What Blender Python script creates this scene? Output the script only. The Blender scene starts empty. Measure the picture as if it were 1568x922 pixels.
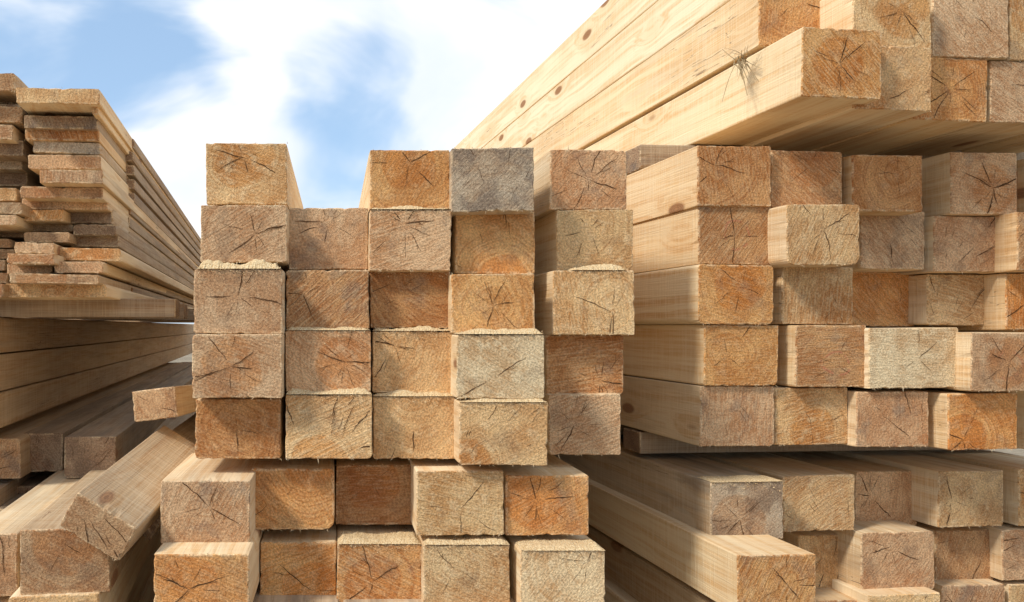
import bpy, math, random
from mathutils import Vector, noise as mnoise
random.seed(11)
R=random.random
def U(a,b): return a+(b-a)*random.random()
EYE=1.18; F=1220.0; CX=513.0; CY=500.0     # camera: eye height; focal constant and vanishing point in image pixels
sc=bpy.context.scene
# ------------------------------------------------------------------ node helpers
class NT:
    def __init__(s,tree): s.t=tree; s.n=tree.nodes; s.l=tree.links
    def node(s,typ,**kw):
        n=s.n.new(typ)
        for k,v in kw.items(): setattr(n,k,v)
        return n
    def put(s,sock,v):
        if v is None: return
        if isinstance(v,bpy.types.NodeSocket): s.l.new(v,sock)
        else: sock.default_value=v
    def m(s,op,a,b=None,c=None,clamp=False):
        n=s.n.new('ShaderNodeMath'); n.operation=op; n.use_clamp=clamp
        s.put(n.inputs[0],a); s.put(n.inputs[1],b)
        if c is not None: s.put(n.inputs[2],c)
        return n.outputs[0]
    def vm(s,op,a,b=None):
        n=s.n.new('ShaderNodeVectorMath'); n.operation=op
        s.put(n.inputs[0],a)
        if b is not None: s.put(n.inputs[1],b)
        return n.outputs['Value'] if op in('DOT_PRODUCT','LENGTH') else n.outputs[0]
    def sep(s,v):
        n=s.n.new('ShaderNodeSeparateXYZ'); s.l.new(v,n.inputs[0]); return n.outputs
    def comb(s,x,y,z):
        n=s.n.new('ShaderNodeCombineXYZ')
        for i,v in enumerate((x,y,z)): s.put(n.inputs[i],v)
        return n.outputs[0]
    def noise(s,vec,scale,detail=2,rough=.5,dist=0,dim='3D',w=None):
        n=s.n.new('ShaderNodeTexNoise'); n.noise_dimensions=dim
        if vec is not None: s.l.new(vec,n.inputs['Vector'])
        if w is not None: s.put(n.inputs['W'],w)
        n.inputs['Scale'].default_value=scale; n.inputs['Detail'].default_value=detail
        n.inputs['Roughness'].default_value=rough; n.inputs['Distortion'].default_value=dist
        return n.outputs
    def mr(s,v,a,b,c=0.,d=1.,smooth=True):
        n=s.n.new('ShaderNodeMapRange'); n.interpolation_type='SMOOTHSTEP' if smooth else 'LINEAR'
        s.put(n.inputs['Value'],v); s.put(n.inputs['From Min'],a); s.put(n.inputs['From Max'],b)
        s.put(n.inputs['To Min'],c); s.put(n.inputs['To Max'],d)
        return n.outputs[0]
    def mix(s,f,a,b,mode='MIX'):
        n=s.n.new('ShaderNodeMix'); n.data_type='RGBA'; n.blend_type=mode
        s.put(n.inputs[0],f)
        for sock,v in((n.inputs[6],a),(n.inputs[7],b)):
            if isinstance(v,tuple) and len(v)==3: v=v+(1,)
            s.put(sock,v)
        return n.outputs[2]
    def attr(s,name):
        n=s.n.new('ShaderNodeAttribute'); n.attribute_type='GEOMETRY'; n.attribute_name=name
        return n.outputs['Vector']
    def bump(s,h,strength,dist):
        n=s.n.new('ShaderNodeBump'); s.l.new(h,n.inputs['Height'])
        n.inputs['Strength'].default_value=strength; n.inputs['Distance'].default_value=dist
        return n.outputs[0]
def newmat(name,rough=.85,spec=.2):
    m=bpy.data.materials.new(name); m.use_nodes=True
    t=NT(m.node_tree); b=m.node_tree.nodes['Principled BSDF']
    b.inputs['Roughness'].default_value=rough; b.inputs['Specular IOR Level'].default_value=spec
    return m,t,b
# ------------------------------------------------------------------ end grain
def end_mat():
    m,t,b=newmat('end_grain_wood',.9,.08)
    M=t.m
    P=t.node('ShaderNodeTexCoord').outputs['Object']
    x,y,z=t.sep(P)[:3]
    px,pz,seed=t.sep(t.attr('par1'))[:3]
    grey,fibk,ringc=t.sep(t.attr('par2'))[:3]
    hw,hh,pale=t.sep(t.attr('par4'))[:3]
    p5=t.sep(t.attr('par5')); red=p5[0]; heart=p5[1]; blue=p5[2]
    tint=t.attr('tint')
    so=t.comb(M('MULTIPLY',seed,13.1),M('MULTIPLY',seed,7.7),0.)
    V=t.vm('ADD',t.comb(x,z,0.),so)
    N=lambda sc_,de,ro=.5:t.noise(V,sc_,de,ro,dim='2D')
    wp=t.sep(N(12,1)['Color'])
    bl=N(42,3,.68); blotch=bl['Fac']; jag=t.sep(bl['Color'])
    dx=M('ADD',M('SUBTRACT',x,px),M('MULTIPLY',M('SUBTRACT',wp[0],.5),.030))
    dz=M('ADD',M('SUBTRACT',z,pz),M('MULTIPLY',M('SUBTRACT',wp[1],.5),.030))
    r=M('SQRT',M('ADD',M('MULTIPLY',dx,dx),M('MULTIPLY',dz,dz)))
    rr=M('ADD',r,M('MULTIPLY',M('SUBTRACT',jag[2],.5),.0024))
    fr=M('FRACT',M('ADD',M('MULTIPLY',rr,M('ADD',115.,M('MULTIPLY',M('FRACT',M('MULTIPLY',seed,5.37)),80.))),seed))
    ringA=M('POWER',fr,1.6)
    ringB=t.noise(None,1,1,.6,dim='1D',w=M('ADD',M('MULTIPLY',rr,120.),M('MULTIPLY',seed,31.)))['Fac']
    big=N(10,2,.6)['Fac']
    ringmask=t.mr(M('ADD',blotch,M('MULTIPLY',big,.5)),.55,.84,.22,1.)
    ring=M('MULTIPLY',M('MULTIPLY',M('ADD',M('MULTIPLY',ringA,.7),t.mr(ringB,.40,.66)),ringmask),ringc)
    # saw marks
    ph=M('MULTIPLY',seed,9.7)
    ca,sa=M('COSINE',ph),M('SINE',ph)
    a=M('ADD',M('MULTIPLY',x,ca),M('MULTIPLY',z,sa)); c=M('SUBTRACT',M('MULTIPLY',z,ca),M('MULTIPLY',x,sa))
    fv=t.vm('ADD',t.comb(M('MULTIPLY',a,280.),M('MULTIPLY',c,26.),0.),so)
    fib=t.noise(fv,1,2,.6,dim='2D')['Fac']
    rough=N(270,3,.8)['Fac']
    dark=t.mix(1.,tint,(.60,.41,.27),'MULTIPLY')
    light=t.mix(.45,tint,(.86,.69,.44))
    col=t.mix(t.mr(big,.34,.66),tint,t.mix(.65,tint,dark))
    col=t.mix(M('MULTIPLY',t.mr(M('ADD',r,M('MULTIPLY',M('SUBTRACT',big,.5),.02)),.054,.048),heart,clamp=True),col,t.mix(1.,col,(.88,.68,.50),'MULTIPLY'))
    col=t.mix(M('MULTIPLY',ring,.52,clamp=True),col,dark)
    col=t.mix(M('MULTIPLY',t.mr(blotch,.48,.72),M('ADD',.20,pale),clamp=True),col,light)
    col=t.mix(M('MULTIPLY',t.mr(fib,.42,.70),M('MULTIPLY',fibk,.45),clamp=True),col,light)
    col=t.mix(M('MULTIPLY',t.mr(fib,.48,.28),M('MULTIPLY',fibk,.38),clamp=True),col,dark)
    col=t.mix(M('MULTIPLY',grey,.38),col,(.38,.31,.24))
    st=t.noise(t.vm('ADD',V,(3.3,8.,1.)),14,3,.66,dim='2D')['Fac']
    stm=t.mr(M('ADD',st,M('MULTIPLY',M('SUBTRACT',grey,.5),.18)),.47,.68)
    col=t.mix(M('MULTIPLY',stm,M('ADD',.26,M('MULTIPLY',grey,.50)),clamp=True),col,t.mix(blue,(.22,.125,.068),(.18,.15,.125)))
    rm=M('MULTIPLY',t.mr(M('ABSOLUTE',M('SUBTRACT',r,.028)),.0035,.001),t.mr(blotch,.42,.56))
    col=t.mix(M('MULTIPLY',rm,red),col,(.50,.16,.09))
    e=M('MINIMUM',M('SUBTRACT',hw,M('ABSOLUTE',x)),M('SUBTRACT',hh,M('ABSOLUTE',z)))
    fe=M('MULTIPLY',t.mr(e,.0058,.0008),t.mr(jag[1],.44,.58))
    col=t.mix(M('MULTIPLY',fe,.55),col,(.82,.62,.38))
    spk=t.mr(rough,.30,.70,.68,1.24)
    col=t.mix(1.,col,t.comb(spk,spk,spk),'MULTIPLY')
    t.put(b.inputs['Base Color'],col)
    h=M('ADD',M('MULTIPLY',M('MULTIPLY',fib,fibk),1.),M('MULTIPLY',rough,1.))
    h=M('ADD',h,M('MULTIPLY',blotch,.9))
    t.put(b.inputs['Normal'],t.bump(h,.9,.0027))
    return m
def check_mat():
    m,t,b=newmat('drying_check_shadowed_wood',.95,.0)
    P=t.node('ShaderNodeTexCoord').outputs['Object']
    t.put(b.inputs['Base Color'],t.mix(t.noise(P,90,1)['Fac'],(.035,.017,.008),(.14,.070,.033)))
    return m
# ------------------------------------------------------------------ long grain
def side_mat():
    m,t,b=newmat('sawn_side_wood',.75,.18)
    M=t.m
    P=t.node('ShaderNodeTexCoord').outputs['Object']
    x,y,z=t.sep(P)[:3]
    seed=t.sep(t.attr('par1'))[2]
    grey=t.sep(t.attr('par2'))[0]
    tint=t.attr('tint_side')
    so=t.comb(M('MULTIPLY',seed,5.1),M('MULTIPLY',seed,27.7),M('MULTIPLY',seed,3.3))
    V=t.vm('ADD',P,so)
    vo=t.node('ShaderNodeTexVoronoi'); t.l.new(t.vm('MULTIPLY',V,(8.5,3.2,8.5)),vo.inputs['Vector']); vo.inputs['Scale'].default_value=1.
    gate=M('GREATER_THAN',t.sep(vo.outputs['Color'])[0],.50)
    kd=vo.outputs['Distance']
    halo=M('MULTIPLY',t.mr(kd,.42,.08),gate)
    big_=t.noise(t.vm('MULTIPLY',V,(6,1.8,6)),1,2,.6); big=big_['Fac']
    hx=M('MULTIPLY',halo,.03)
    V2=t.vm('ADD',t.vm('ADD',V,t.vm('MULTIPLY',big_['Color'],(.04,0.,.04))),t.comb(hx,0.,hx))
    st=t.noise(t.vm('MULTIPLY',V2,(62,1.3,62)),1,3,.55)['Fac']
    fine=t.noise(t.vm('MULTIPLY',V,(330,7,330)),1,1,.6)['Fac']
    saw=t.noise(t.vm('MULTIPLY',V,(9,200,9)),1,2,.6)['Fac']
    dark=t.mix(1.,tint,(.80,.62,.43),'MULTIPLY')
    col=t.mix(t.mr(st,.42,.64,0.,.85),tint,dark)
    col=t.mix(t.mr(big,.40,.70,0.,.5),col,dark)
    col=t.mix(t.mr(fine,.35,.65,0.,.32),col,t.mix(.5,tint,(.88,.74,.52)))
    col=t.mix(t.mr(saw,.40,.66,.0,.36),col,t.mix(.5,tint,(.88,.75,.54)))
    col=t.mix(M('MULTIPLY',halo,.32),col,dark)
    kn=M('MULTIPLY',t.mr(kd,.135,.085),gate)
    col=t.mix(M('MULTIPLY',kn,.9),col,t.mix(M('FRACT',M('MULTIPLY',kd,40.)),(.36,.17,.07),(.20,.08,.03)))
    ggn=t.mr(t.noise(t.vm('MULTIPLY',V,(22,2.4,22)),1,3,.65)['Fac'],.42,.66)
    col=t.mix(M('MULTIPLY',grey,.30),col,(.44,.36,.27))
    col=t.mix(M('MULTIPLY',ggn,M('MULTIPLY',grey,.75)),col,(.21,.17,.13))
    spl=M('MULTIPLY',t.mr(M('ABSOLUTE',M('SUBTRACT',st,.5)),.008,.002),t.mr(big,.56,.64))
    col=t.mix(M('MULTIPLY',spl,.75),col,(.12,.06,.03))
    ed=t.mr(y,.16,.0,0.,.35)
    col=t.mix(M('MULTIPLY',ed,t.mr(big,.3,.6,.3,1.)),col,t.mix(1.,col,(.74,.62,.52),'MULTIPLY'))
    t.put(b.inputs['Base Color'],col)
    h=M('ADD',M('MULTIPLY',fine,.7),M('MULTIPLY',saw,1.2))
    t.put(b.inputs['Normal'],t.bump(h,.7,.0020))
    return m
def dust_mat():
    m,t,b=newmat('sawdust_grains',.95,.05)
    P=t.node('ShaderNodeTexCoord').outputs['Object']
    n1=t.noise(P,420,2,.8)['Fac']
    col=t.mix(t.mr(n1,.3,.68),(.60,.38,.17),(.92,.74,.46))
    t.put(b.inputs['Base Color'],col); t.put(b.inputs['Normal'],t.bump(n1,1.,.004)); return m
def ground_mat():
    m,t,b=newmat('packed_earth',.95,.1)
    P=t.node('ShaderNodeTexCoord').outputs['Object']
    a=t.noise(P,.6,3,.6)['Fac']; c=t.noise(P,14,4,.75)['Fac']
    col=t.mix(t.mr(a,.35,.65),(.19,.15,.105),(.28,.225,.16)); col=t.mix(t.mr(c,.4,.7),col,(.34,.29,.21))
    t.put(b.inputs['Base Color'],col)
    t.put(b.inputs['Normal'],t.bump(c,.8,.02)); return m
def straw_mat():
    m,t,b=newmat('dry_straw',.7,.3)
    P=t.node('ShaderNodeTexCoord').outputs['Object']
    t.put(b.inputs['Base Color'],t.mix(t.noise(P,60,2)['Fac'],(.22,.15,.07),(.50,.38,.22))); return m
END,SIDE,CHECK,DUST,GROUND,STRAW=end_mat(),side_mat(),check_mat(),dust_mat(),ground_mat(),straw_mat()
# ------------------------------------------------------------------ geometry
STY={ # end tint, side tint, grey, checks, ring contrast, pale fuzz
'o':((.80,.43,.16),(.86,.67,.41),.04,.8,1.1,.08),
't':((.80,.52,.25),(.86,.69,.45),.10,1.,1.,.30),
'g':((.64,.50,.34),(.68,.55,.38),.72,1.2,.8,.1),
'p':((.87,.66,.39),(.88,.74,.51),.0,.6,.8,.55),
'r':((.62,.33,.135),(.78,.56,.31),.16,1.,1.1,.03),
'k':((.73,.455,.245),(.83,.65,.41),.25,1.2,1.,.15),
'w':((.60,.37,.19),(.50,.35,.20),.38,1.1,1.,.10),  # darker brown: shade on the low left timbers is painted into these tints
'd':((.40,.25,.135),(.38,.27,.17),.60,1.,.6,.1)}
def empty(name):
    e=bpy.data.objects.new(name,None); sc.collection.objects.link(e); return e
def add_obj(name,verts,faces,mats,midx,parent,loc,rot,attrs=None):
    me=bpy.data.meshes.new(name); me.from_pydata(verts,[],faces)
    for mm in mats: me.materials.append(mm)
    me.polygons.foreach_set('material_index',midx)
    if attrs:
        for k,v in attrs.items():
            at=me.attributes.new(k,'FLOAT_VECTOR','POINT')
            at.data.foreach_set('vector',list(v)*len(verts))
    me.update()
    o=bpy.data.objects.new(name,me); sc.collection.objects.link(o)
    o.location=loc; o.rotation_euler=rot
    if parent: o.parent=parent
    return o
cnt=0
def fissure(verts,faces,mi,x,z,ang,ln,wd,hw,hh,lvl):
    """one drying check: a jagged tapering slit running outwards across the end"""
    st=.0036; n=max(4,int(ln/st)); da=0.
    ctr=[]
    a=ang
    pk=U(.2,.7)
    for i in range(n+1):
        ctr.append((x,z,a))
        da=da*.6+random.gauss(0,.10); a=ang+da+random.gauss(0,.09)
        x+=math.cos(a)*st; z+=math.sin(a)*st
        if abs(x)>hw-.002 or abs(z)>hh-.002: break
    n=len(ctr)-1
    if n<3: return
    edge=abs(x)>hw-.002 or abs(z)>hh-.002
    base=len(verts); yy=-.00045-.00008*lvl
    for i,(cx_,cz_,ca_) in enumerate(ctr):
        f=i/n
        prof=min(1,f/pk) if f<pk else (1. if edge and R()<.8 else (1-f)/(1-pk))
        ww=wd*(max(prof,.0)**.7)*U(.6,1.2)*.5+.00010
        nx,nz=-math.sin(ang),math.cos(ang)
        o1=random.gauss(0,.00015)
        verts.append((cx_+nx*(ww+o1),yy,cz_+nz*(ww+o1))); verts.append((cx_-nx*(ww-o1),yy,cz_-nz*(ww-o1)))
    for i in range(n):
        b_=base+2*i; faces.append((b_,b_+1,b_+3,b_+2)); mi.append(2)
    if n>9 and R()<.25 and lvl<40:
        k=random.randint(n//3,2*n//3); fissure(verts,faces,mi,ctr[k][0],ctr[k][1],ang+random.choice((-1,1))*U(.3,.6),ln*U(.2,.4),wd*.6,hw,hh,lvl+41)
def timber(parent,name,loc,w,h,L,yaw=0.,roll=0.,pitch=0.,sty='t',wane=(0,0,0,0),red=0.,splin=True,chip=.08,pith=None,blue=None,ck=None):
    global cnt; cnt+=1
    hw,hh=w/2,h/2
    seed=U(0,10)
    pts=[]
    corners=[(-hw,-hh,180),(hw,-hh,270),(hw,hh,0),(-hw,hh,90)]
    arcs=[]
    for i,(cx_,cz_,a0) in enumerate(corners):
        rc=wane[i] if wane[i]>0 else (U(.0012,.0036) if R()<.85 else U(.004,.008))
        rc=min(rc,hh*.95)
        ox=cx_+(rc if cx_<0 else -rc); oz=cz_+(rc if cz_<0 else -rc)
        n=7 if wane[i]>0 else 3
        arcs.append([(ox+rc*math.cos(math.radians(a0+90*k/(n-1))),oz+rc*math.sin(math.radians(a0+90*k/(n-1)))) for k in range(n)])
    nseg=max(4,int(w/.008))
    for i in range(4):
        pts+=arcs[i]
        a=arcs[i][-1]; b=arcs[(i+1)%4][0]
        k2=nseg if i%2==0 else max(2,int(nseg*h/w))
        for k in range(1,k2): 
            tt=k/k2; pts.append((a[0]+(b[0]-a[0])*tt,a[1]+(b[1]-a[1])*tt))
    n=len(pts)
    verts=[];faces=[];mi=[]
    def jit(i,y,amp):
        px_,pz_=pts[i]
        q=mnoise.noise(Vector((px_*9+seed*7,y*1.3,pz_*9)))*amp
        l=math.hypot(px_,pz_)+1e-6
        return px_*(1+q/l),pz_*(1+q/l)
    chips=[U(.0015,.005) if R()<chip else U(0,.0010) for _ in range(n)]
    ys=[0.,.0018,.03,.2,.7,1.6,2.8,L]
    ys=[v for v in ys if v<L*.98]+[L]
    for li,yy in enumerate(ys):
        for i in range(n):
            if li==0:
                a,c=jit(i,0,.0016); l=math.hypot(a,c); s=1-(U(.0008,.0022)+chips[i])/l
                verts.append((a*s,U(-.0003,.0003),c*s))
            elif li==1:
                a,c=jit(i,0,.0016); l=math.hypot(a,c); s=1-(U(-.0005,.0006)+chips[i]*.6)/l
                verts.append((a*s,.0012+U(0,.0020),c*s))
            else:
                a,c=jit(i,yy,.0020); verts.append((a,yy,c))
    faces.append(tuple(range(n))); mi.append(0)
    nl=len(ys)
    for li in range(nl-1):
        for i in range(n):
            j=(i+1)%n
            faces.append((li*n+i,(li+1)*n+i,(li+1)*n+j,li*n+j)); mi.append(0 if li==0 else 1)
    faces.append(tuple(reversed(range((nl-1)*n,nl*n)))); mi.append(0)
    T=STY[sty]; v=U(.88,1.08); hs=U(-.05,.06)
    if splin:
        for _ in range(random.randint(6,15)):
            xx=U(-hw,hw); ln=U(.0015,.004) if R()<.9 else U(.004,.010); b0=len(verts); s=U(.0004,.0010)
            top=R()<.25
            zb=(hh-.001) if top else (-hh+.001); sg=1 if top else -1
            yb=U(-.0006,.002)
            verts+= [(xx-s,yb,zb),(xx+s,yb,zb),(xx+U(-.004,.004),yb-U(0,.003),zb+sg*ln)]
            faces.append((b0,b0+1,b0+2)); mi.append(1)
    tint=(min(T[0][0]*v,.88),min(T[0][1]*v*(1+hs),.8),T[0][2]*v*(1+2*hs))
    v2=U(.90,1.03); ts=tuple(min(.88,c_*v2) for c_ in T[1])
    if pith is None:
        pith=(U(-hw*.6,hw*.6),U(-hh*.7,hh*.7)) if R()<.65 else (U(-hw*1.2,hw*1.2),random.choice((-1,1))*hh*U(1.,1.6))
    if splin and h>.05:
        k_=(T[3]*U(.5,1.3)) if ck is None else ck
        nc=int(round(k_*U(5,9))); inside=abs(pith[0])<hw*.8 and abs(pith[1])<hh*.8
        a0=U(0,6.28); lvl=0
        for i in range(nc):
            ang=a0+i*6.283/max(nc,1)+random.gauss(0,.25)
            major=R()<.28
            wd=U(.0012,.0021) if major else U(.0004,.0010)
            if inside:
                r0=0. if (major and R()<.6) else abs(random.gauss(0,.016))+.003
                x0_,z0_=pith[0]+r0*math.cos(ang),pith[1]+r0*math.sin(ang)
                ln=U(.035,.085) if major else U(.016,.050)
            else:
                x0_,z0_=U(-hw*.85,hw*.85),U(-hh*.85,hh*.85)
                ang=math.atan2(z0_-pith[1],x0_-pith[0])+random.gauss(0,.1)
                ln=U(.04,.08) if major else U(.014,.045)
            if abs(x0_)<hw-.003 and abs(z0_)<hh-.003:
                fissure(verts,faces,mi,x0_,z0_,ang,ln,wd*(.7+.3*k_),hw,hh,lvl); lvl+=1
    attrs={'tint':tint,'tint_side':ts,'par1':(pith[0],pith[1],seed),
      'par2':(min(1,max(0,T[2]+U(-.12,.14))),U(.15,1.),T[4]*U(.75,1.3)),
      'par4':(hw,hh,T[5]),'par5':(red,1. if R()<.5 else 0.,(1. if R()<.25 else .3) if blue is None else blue)}
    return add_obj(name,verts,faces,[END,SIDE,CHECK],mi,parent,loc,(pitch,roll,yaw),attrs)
def place(u0,v0,u1,v1,d,yaw):
    """front-left corner unprojected from image pixels at an assumed distance d; returns centre of end face, width, height"""
    c,s=math.cos(yaw),math.sin(yaw)
    X0=(u0-CX)*d/F; k=(u1-CX)/F
    w=(k*d-X0)/(c-k*s)
    z1=EYE-(v1-CY)*d/F; z0=EYE-(v0-CY)*d/F
    return Vector((X0+w/2*c,d+w/2*s,(z0+z1)/2)),w,z0-z1
def heap(parent,loc,w,hh,yaw,hmax,depth=.05,x0=-1.,x1=1.):
    """ragged sawdust lying on the ledge of a timber whose end face centre is loc"""
    nx,ny=60,8; vs=[];fs=[]; sd=U(0,50)
    for i in range(nx+1):
        xx=(x0+(x1-x0)*i/nx)*w/2*.985
        pr=max(0.12,mnoise.noise(Vector((xx*22,sd,0)))*.75+.6)+mnoise.noise(Vector((xx*130,sd,3)))*.16
        taper=min(1,min(i,nx-i)/4)
        for j in range(ny+1):
            f=j/ny
            hz=hmax*pr*min(1,f*4.5)**.7*taper+mnoise.noise(Vector((xx*300,f*9,sd)))*.0014*(f>0)
            vs.append((xx,-.002+U(-.002,.001)*(j==0)+depth*f,hh+.0005+max(-.0025 if j==0 else .0003,hz)))
    for i in range(nx):
        for j in range(ny):
            a=i*(ny+1)+j; fs.append((a,a+ny+1,a+ny+2,a+1))
    for _ in range(260):
        xx=U(x0,x1)*w/2*.97; yy=U(-.001,depth*.5); s=U(.0006,.0017); b0=len(vs); zz=hh+U(0,.002)+hmax*.35*R()
        if R()<.5: yy=-.002; zz=hh-abs(random.gauss(0,.009))
        for _k in range(4): vs.append((xx+U(-s,s),yy+U(-s,s),zz+U(-s,s)))
        fs+=[(b0,b0+1,b0+2),(b0,b0+2,b0+3),(b0,b0+1,b0+3),(b0+1,b0+2,b0+3)]
    add_obj('sawdust',vs,fs,[DUST],[0]*len(fs),parent,loc,(0,0,yaw))
# ------------------------------------------------------------------ centre stack
centre=empty('timber_beam_stack')
def rowset(parent,rows,base,k,yaw,L=(5.2,6.),bw=.15):
    out=[]
    for i,r in enumerate(rows):
        u0,v0,u1,v1,sty=r[:5]; opt=r[5] if len(r)>5 else {}
        d=opt.get('d',base+k*(F*bw/(u1-u0)-base))
        p,w,h=place(u0,v0,u1,v1,d,yaw)
        roll=math.radians(opt.get('roll',U(-.6,.6)))
        timber(parent,'beam_%d'%(cnt+1),p,w,h,U(*L),yaw+math.radians(U(-.15,.15)),roll,0,sty,opt.get('wane',(0,0,0,0)),opt.get('red',0.),pith=opt.get('pith'),blue=opt.get('blue'),ck=opt.get('ck'))
        if 'dust' in opt: 
            dd=opt['dust']; heap(parent,p,w,h/2,yaw,dd[0]*1.25,.055,*(dd[1:] if len(dd)>1 else ()))
        out.append((p,w,h))
    return out
C=[
(315,219,440,313,'t',{'pith':(-.005,.03),'ck':1.1}),(566,229,690,320,'o',{'pith':(.0,.03),'ck':1.1}),(691,226,818,324,'g',{'pith':(.01,-.09),'blue':.8,'ck':.8}),(842,229,960,321,'k',{'wane':(0,0,.012,0),'pith':(.0,.0),'ck':1.3,'blue':1.}),
(307,314,440,402,'k',{'d':1.41,'pith':(.02,0),'ck':1.2}),(442,318,564,413,'k',{'pith':(.0,.03),'ck':1.3}),(565,321,691,415,'k',{'dust':(.007,),'pith':(-.01,.03),'ck':1.5,'blue':.8}),(697,323,819,419,'o',{'pith':(.02,-.08)}),(852,321,970,415,'t',{'wane':(0,.014,0,0),'pith':(-.01,.02),'ck':1.1}),
(296,412,433,511,'k',{'d':1.37,'dust':(.021,-.93,.98),'pith':(0,.01),'ck':1.5}),(438,413,566,504,'r'),(567,415,690,503,'r',{'dust':(.003,)}),(691,419,819,510,'o',{'pith':(0,-.005),'ck':1.2}),(847,414,972,513,'t',{'dust':(.013,-.5,.8)}),
(294,512,432,610,'k',{'pith':(-.01,.0),'ck':1.5}),(437,506,568,601,'k',{'dust':(.007,),'pith':(.03,.0)}),(570,507,696,602,'t',{'dust':(.009,)}),(699,512,834,611,'p',{'dust':(.010,),'blue':1.}),(836,513,955,604,'r',{'d':1.49,'pith':(.03,-.03)}),
(298,611,430,703,'r',{'pith':(0,.0)}),(437,604,570,703,'t',{'dust':(.009,),'ck':1.2}),(571,607,699,703,'t',{'dust':(.008,),'pith':(0,.07)}),(703,616,839,713,'t',{'dust':(.007,)}),(840,604,951,697,'k',{'d':1.47,'pith':(-.02,0)}),
(245,736,384,834,'k',{'d':1.34}),(386,718,512,812,'o',{'d':1.43,'wane':(0,.02,0,0),'ck':.4}),(514,712,632,804,'r',{'d':1.49,'ck':.5}),(638,721,772,820,'t',{'d':1.39,'pith':(.0,-.01)}),(774,728,902,820,'o',{'d':1.40,'pith':(-.02,.01),'ck':1.6}),
(235,849,382,946,'o',{'d':1.27,'pith':(-.02,-.005),'ck':1.6}),(398,830,515,925,'o',{'d':1.43}),(516,833,646,927,'o',{'d':1.41,'pith':(-.012,-.012),'dust':(.006,)}),(648,834,781,930,'t',{'d':1.38,'dust':(.006,)}),(797,843,927,940,'p',{'d':1.36,'dust':(.006,)}),
]
rowset(centre,C,1.43,.7,0.)
YC=1.4
zz=.70
for rw in range(6):
    zt=zz-rw*.11
    for i in range(5):
        timber(centre,'beam_%d'%(cnt+1),(-.225+i*.156+U(-.003,.003),YC+U(-.06,.03),zt-.055),.15,.106,5.4,0,math.radians(U(-.4,.4)),0,random.choice('otkrg'),splin=False)
def bearer(parent,x0,x1,y,z0,z1,yaw=0,sty='d',th=.09):
    L=x1-x0
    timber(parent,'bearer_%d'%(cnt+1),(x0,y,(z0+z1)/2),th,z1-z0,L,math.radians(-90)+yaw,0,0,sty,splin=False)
for yy in(1.85,3.6,5.6): 
    bearer(centre,-.28,.52,yy,.934,.952)
    bearer(centre,-.32,.58,yy,.0,.04,th=.12)
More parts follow.
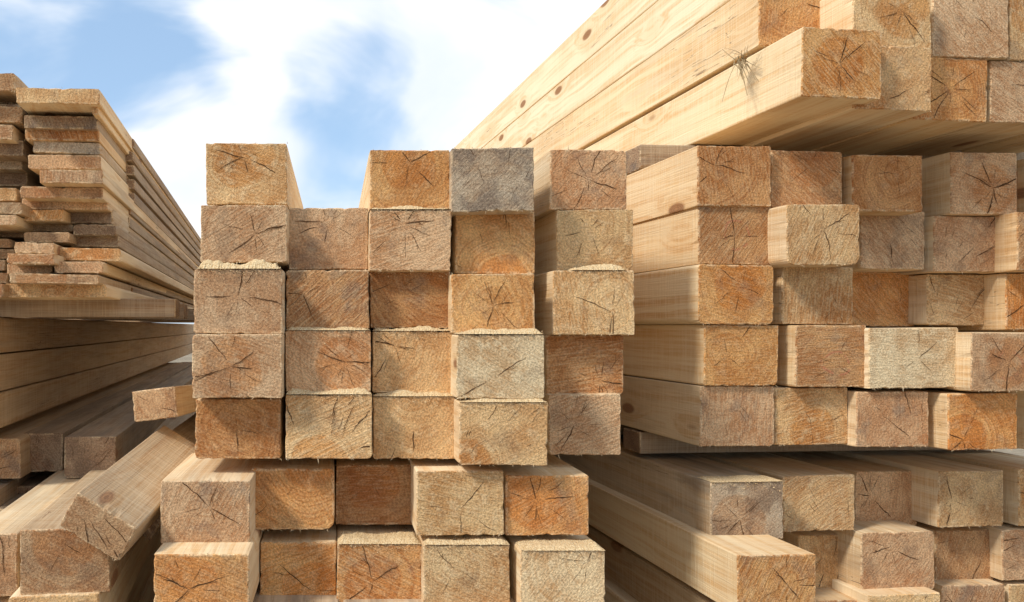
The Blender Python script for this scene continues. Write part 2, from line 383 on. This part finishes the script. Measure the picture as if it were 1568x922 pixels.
# ------------------------------------------------------------------ right stack
right=empty('timber_beam_stack')
YR=math.atan(103/F)
RR=[
(1162,-225,1277,-130,'p',{'d':1.63}),(1280,-225,1395,-130,'t',{'d':1.63}),(1400,-225,1515,-130,'t',{'d':1.63}),(1520,-225,1640,-130,'t',{'d':1.63}),
(1162,-128,1277,-32,'p',{'d':1.63}),(1280,-128,1395,-30,'t',{'d':1.64}),(1400,-126,1515,-28,'t',{'d':1.66}),(1520,-126,1640,-25,'t',{'d':1.66}),
(1162,-30,1277,70,'o',{'d':1.632,'pith':(0,.03)}),(1306,-28,1426,72,'t',{'d':1.55,'pith':(.02,.01),'ck':1.2}),(1428,-18,1545,86,'k',{'d':1.60,'pith':(.0,.02),'blue':.8}),(1546,-15,1660,92,'t',{'d':1.62}),
(1228,41,1350,148,'o',{'d':1.50,'pith':(-.005,-.002),'roll':.8,'ck':1.6}),(1307,68,1427,167,'t',{'d':1.545,'roll':.8,'pith':(-.06,-.07)}),(1400,86,1512,183,'o',{'d':1.60,'roll':1.,'ck':1.3,'pith':(0,0)}),(1516,92,1630,187,'k',{'d':1.62}),
(1068,222,1181,315,'r',{'pith':(-.04,.02)}),(1181,230,1290,318,'r'),(1305,236,1413,323,'r',{'pith':(.02,.02)}),(1456,232,1558,328,'k',{'pith':(.02,-.01),'blue':1.,'ck':1.6}),(1590,238,1690,330,'k',{'d':1.76}),
(1069,313,1181,405,'r',{'red':.5,'pith':(0,0)}),(1205,312,1317,406,'t',{'d':1.58,'wane':(.018,.018,0,0),'pith':(0.,.01)}),(1318,322,1416,412,'k',{'d':1.72}),(1430,330,1532,416,'k',{'d':1.72}),(1558,325,1670,415,'r',{'d':1.68}),
(1070,405,1185,497,'o',{'pith':(.01,.02),'wane':(.012,.014,0,0),'ck':1.}),(1197,408,1307,497,'t'),(1302,416,1402,500,'o',{'d':1.80,'ck':.2}),(1419,420,1516,498,'t',{'d':1.76}),(1540,418,1640,505,'o',{'d':1.72}),
(1078,498,1192,591,'o',{'pith':(-.03,.0),'wane':(0,.012,0,0)}),(1218,498,1327,593,'r',{'red':.6,'d':1.62}),(1330,502,1468,595,'p',{'d':1.62,'pith':(.01,.0),'ck':.6}),(1487,509,1602,600,'k',{'red':.3,'d':1.60,'blue':.3,'pith':(0,0)}),
(1072,592,1186,684,'k',{'d':1.62}),(1187,594,1299,682,'t',{'d':1.64}),(1311,600,1422,685,'k',{'d':1.63}),(1452,603,1558,690,'o',{'d':1.62}),(1582,597,1690,690,'t',{'d':1.66}),
(1088,739,1200,828,'g',{'d':1.60,'dust':(.003,)}),(1199,729,1309,815,'t',{'d':1.68}),(1310,722,1405,808,'k',{'d':1.78}),(1437,722,1537,808,'t',{'d':1.72}),(1560,718,1662,806,'t',{'d':1.74}),
(1129,851,1250,943,'o',{'d':1.46,'pith':(.02,0)}),(1222,820,1315,903,'t',{'d':1.74}),(1319,816,1431,906,'k',{'d':1.68}),(1432,813,1523,892,'r',{'d':1.76}),(1535,812,1640,890,'k',{'d':1.74}),
(1100,930,1215,1020,'w',{'d':1.57}),(1216,922,1328,1010,'r',{'d':1.66}),(1330,912,1440,1000,'t',{'d':1.64}),(1442,897,1540,985,'k',{'d':1.72}),(1545,896,1645,980,'t',{'d':1.74}),
]
rowset(right,RR,1.62,.5,YR)
cr,sr=math.cos(YR),math.sin(YR)
def rloc(a,b,z):
    return (.72+a*cr-b*sr,1.62+a*sr+b*cr,z)
for k,zz in enumerate([EYE+.66,EYE+.545,EYE+.43+.05,]+[EYE+.30-i*.115 for i in range(5)]+[EYE-.37,EYE-.49,EYE-.605]):
    timber(right,'beam_%d'%(cnt+1),rloc(.90+U(-.01,.01),U(.06,.16),zz),.15,.11,5.4,YR,0,0,random.choice('otkr'),splin=False)
zz=EYE-.715
while zz>.1:
    for i in range(6):
        timber(right,'beam_%d'%(cnt+1),rloc(.075+i*.156+U(-.004,.004),U(-.04,.06),zz),.15,.114,5.4,YR,0,0,random.choice('otkrg'),splin=False)
    zz-=.118
for z0,z1 in((EYE+.371,EYE+.43),(EYE-.300,EYE-.249)):
    for b in(.30,.62,2.2,4.2):
        p=rloc(.02,b,(z0+z1)/2)
        timber(right,'bearer_%d'%(cnt+1),p,.09,z1-z0,1.4,math.radians(-90)+YR,0,0,'d',splin=False)
# ------------------------------------------------------------------ left: sawn plank stack on old timbers
YL=math.atan(115/F)
planks=empty('plank_stack')
PL=[(24,133,152,157,'t'),(-60,110,24,138,'w'),(36,176,150,196,'d'),(38,197,152,214,'r'),(42,236,155,258,'k'),(60,259,158,280,'k'),
(30,285,158,303,'k'),(32,303,166,320,'k'),(100,320,172,342,'g'),(36,320,98,338,'t'),(46,343,112,354,'g'),(112,343,178,360,'d'),(36,355,108,371,'w'),(108,361,182,378,'d'),
(22,371,84,388,'k'),(86,379,185,399,'t'),(10,388,84,404,'k'),(82,400,158,418,'k'),(10,404,80,419,'k'),(14,419,152,434,'w'),(8,434,163,455,'t'),
(-110,140,18,158,'d'),(-110,160,34,185,'w'),(-110,187,20,210,'k'),(-100,212,36,236,'d'),(-110,238,34,257,'g'),(-110,259,42,284,'d'),(-110,286,26,306,'t'),
(-110,308,34,326,'w'),(-110,328,26,344,'k'),(-110,346,36,362,'d'),(-110,364,18,378,'k'),(-110,380,24,395,'w'),(-110,397,8,414,'k'),(-110,416,12,432,'k'),(-110,434,6,455,'w'),
(140,160,150,174,'t'),(50,216,154,234,'g'),(-40,158,36,176,'g')]
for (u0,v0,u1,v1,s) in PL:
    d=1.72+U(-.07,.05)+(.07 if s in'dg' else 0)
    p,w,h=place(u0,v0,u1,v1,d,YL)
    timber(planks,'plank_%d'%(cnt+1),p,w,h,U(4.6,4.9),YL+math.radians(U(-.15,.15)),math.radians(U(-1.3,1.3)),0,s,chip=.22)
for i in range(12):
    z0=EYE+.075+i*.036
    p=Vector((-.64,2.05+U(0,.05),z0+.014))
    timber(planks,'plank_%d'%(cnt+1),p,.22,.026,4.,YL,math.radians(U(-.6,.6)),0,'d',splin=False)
def lp(u,v,d): return Vector(((u-CX)*d/F,d,EYE-(v-CY)*d/F))
for uu,dd_ in((272,1.95),(285,2.35),(300,3.0),(320,4.4)):
    b0=lp(uu,474,dd_); b0.z=EYE+.044
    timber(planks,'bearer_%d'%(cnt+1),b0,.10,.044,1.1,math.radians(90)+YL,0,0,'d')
leftm=empty('timber_beam_stack')
for i,(za,zb) in enumerate(((.022,-.062),(-.065,-.150),(-.153,-.236))):
    latx=-.60
    dd=1.72+U(-.03,.03)
    x=(400-CX)*dd/F+latx
    for kx in range(3):
        timber(leftm,'beam_%d'%(cnt+1),(x-.075-kx*.154+U(-.003,.003),dd,EYE+(za+zb)/2),.15,za-zb,8.,YL,0,0,'w' if kx==0 else 't')  # outer column gets the darker style, its shade painted into the tint
LL=[(-60,672,32,735,'w',{'d':1.86}),(35,664,96,723,'d',{'d':1.95}),(98,669,178,733,'d',{'d':1.85,'wane':(.01,0,0,0)}),  # weathered old beams; the dark styles also paint in the shade down here
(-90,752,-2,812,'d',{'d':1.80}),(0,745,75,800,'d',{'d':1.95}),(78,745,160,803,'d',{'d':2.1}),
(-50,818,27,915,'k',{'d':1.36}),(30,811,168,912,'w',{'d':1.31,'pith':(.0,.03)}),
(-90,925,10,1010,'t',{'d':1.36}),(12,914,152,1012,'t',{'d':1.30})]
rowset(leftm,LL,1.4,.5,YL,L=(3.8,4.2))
zz=EYE-.62
while zz>.1:
    for i in range(4):
        timber(leftm,'beam_%d'%(cnt+1),(-1.02+i*.156,1.36+U(-.04,.05),zz),.15,.112,4.2,YL,0,0,random.choice('otkg'),splin=False)
    zz-=.116
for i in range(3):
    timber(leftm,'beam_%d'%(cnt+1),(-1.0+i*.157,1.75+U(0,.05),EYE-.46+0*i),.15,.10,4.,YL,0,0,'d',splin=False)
# loose timbers; the leaning pair is tinted darker to paint in its shade
p=lp(150,808,1.27)
timber(None,'loose_timber_beam',p,.112,.066,.42,math.radians(-2.),math.radians(31),math.radians(9),'w',pith=(-.05,.03))
p=lp(205,772,1.48)
timber(None,'loose_timber_beam',p,.125,.085,1.5,math.radians(-2),math.radians(34),math.radians(5),'d')
p=lp(237,619,1.62)
timber(None,'loose_timber_offcut',p,.090,.062,.9,math.radians(-1),math.radians(-7),math.radians(-3),'w',pith=(0,0),ck=.3)
# ------------------------------------------------------------------ dry grass tuft caught on the top bundle
vs=[];fs=[]
base=lp(1132,92,1.655)
def strand(pos,fn,n,w_):
    b_=len(vs)
    for s_ in range(n):
        f=s_/(n-1); q=pos+fn(f); ww=w_*(1-f*.5)
        vs.extend([tuple(q+Vector((ww,0,ww*.4))),tuple(q-Vector((ww,0,ww*.4)))])
    for s_ in range(n-1): fs.append((b_+2*s_,b_+2*s_+1,b_+2*s_+3,b_+2*s_+2))
for i in range(60):
    dv=Vector((U(-.7,.45),U(-.7,-.05),U(-1.,.45))).normalized()*U(.012,.055); cu=Vector((U(-.3,.3),U(-.3,.1),U(-.6,.2)))*.03
    strand(base+Vector((U(-.016,.016),U(-.012,-.002),U(-.010,.010))),lambda f:dv*f+cu*f*f,6,.0008)
strand(base,lambda f:Vector((-.055*f,-.04*f,-.10*f+.015*math.sin(f*3))),9,.0013)
strand(base,lambda f:Vector((-.004*f,-.04*f,-.085*f)),9,.0018)
strand(base,lambda f:Vector((.004*f,-.04*f,-.070*f)),9,.0014)
strand(base,lambda f:Vector((.05*f,-.05*f,.012*f)),6,.0009)
add_obj('dry_grass_tuft',vs,fs,[STRAW],[0]*len(fs),None,(0,0,0),(0,0,0))
# ------------------------------------------------------------------ ground
n=40; vs=[];fs=[]
def gp(i): 
    t_=(i-n/2)/(n/2); return math.copysign(abs(t_)**3*900+abs(t_)*6,t_)
for i in range(n+1):
    for j in range(n+1):
        x_,y_=gp(i),gp(j); vs.append((x_,y_,mnoise.noise(Vector((x_*.3,y_*.3,0)))*.02-.02))
for i in range(n):
    for j in range(n):
        a=i*(n+1)+j; fs.append((a,a+n+1,a+n+2,a+1))
add_obj('ground',vs,fs,[GROUND],[0]*len(fs),None,(0,0,0),(0,0,0))
# ------------------------------------------------------------------ sky and sun
S=Vector((-.62,-.38,.69)).normalized()
w=bpy.data.worlds.new('World'); sc.world=w; w.use_nodes=True
t=NT(w.node_tree); t.n.clear()
sky=t.node('ShaderNodeTexSky',sky_type='NISHITA'); sky.sun_disc=False
sky.sun_elevation=math.asin(S.z); sky.sun_rotation=math.atan2(S.x,S.y)%(2*math.pi)
sky.air_density=1.1; sky.dust_density=.3; sky.ozone_density=3.
bg1=t.node('ShaderNodeBackground'); t.l.new(sky.outputs[0],bg1.inputs[0]); bg1.inputs[1].default_value=.15
D=t.node('ShaderNodeTexCoord').outputs['Generated']
Ds=t.vm('MULTIPLY',D,(1.,1.,2.1))
nz=t.noise(t.vm('ADD',Ds,(4.2,1.7,.35)),3.1,5,.54,.4)
cov=nz['Fac']
def blob(u,v,rad,wt):
    d=Vector(((u-CX)/F,1,(CY-v)/F)).normalized()
    return t.m('MULTIPLY',t.mr(t.vm('DOT_PRODUCT',D,tuple(d)),math.cos(math.radians(rad)),1.),wt)
for bl in((60,50,13,-.14),(250,120,7,-.13),(400,130,5,-.10),(540,125,6,-.22),(430,30,7,.18),(780,90,15,.24),(280,250,9,.24)):
    cov=t.m('ADD',cov,blob(*bl))
cr_=t.mr(cov,.34,.62)
cm=t.m('ADD',t.m('MULTIPLY',cr_,.5),.5)
cc=t.mix(t.mr(t.sep(nz['Color'])[1],.35,.62),(.80,.87,.97),(1.,1.,1.))
cc=t.mix(cr_,(.50,.72,1.),cc)
bg2=t.node('ShaderNodeBackground'); t.l.new(cc,bg2.inputs[0]); bg2.inputs[1].default_value=1.12
mx=t.node('ShaderNodeMixShader'); t.l.new(cm,mx.inputs[0]); t.l.new(bg1.outputs[0],mx.inputs[1]); t.l.new(bg2.outputs[0],mx.inputs[2])
out=t.node('ShaderNodeOutputWorld'); t.l.new(mx.outputs[0],out.inputs[0])
sl_=bpy.data.lights.new('sun','SUN'); sl_.energy=3.5; sl_.angle=math.radians(9); sl_.color=(1.,.95,.86)
so_=bpy.data.objects.new('sun',sl_); sc.collection.objects.link(so_); so_.rotation_euler=(-S).to_track_quat('-Z','Y').to_euler(); so_.location=S*30
# ------------------------------------------------------------------ camera (view camera with shift)
cd=bpy.data.cameras.new('camera'); cam=bpy.data.objects.new('camera',cd); sc.collection.objects.link(cam); sc.camera=cam
cam.location=(0,0,EYE); cam.rotation_euler=(math.radians(90),0,0)
cd.sensor_width=36; cd.lens=36*F/1568; cd.shift_x=(784-CX)/1568; cd.shift_y=(CY-461)/1568; cd.clip_end=5000; cd.clip_start=.01
sc.view_settings.view_transform='Standard'; sc.view_settings.look='None'; sc.view_settings.exposure=0
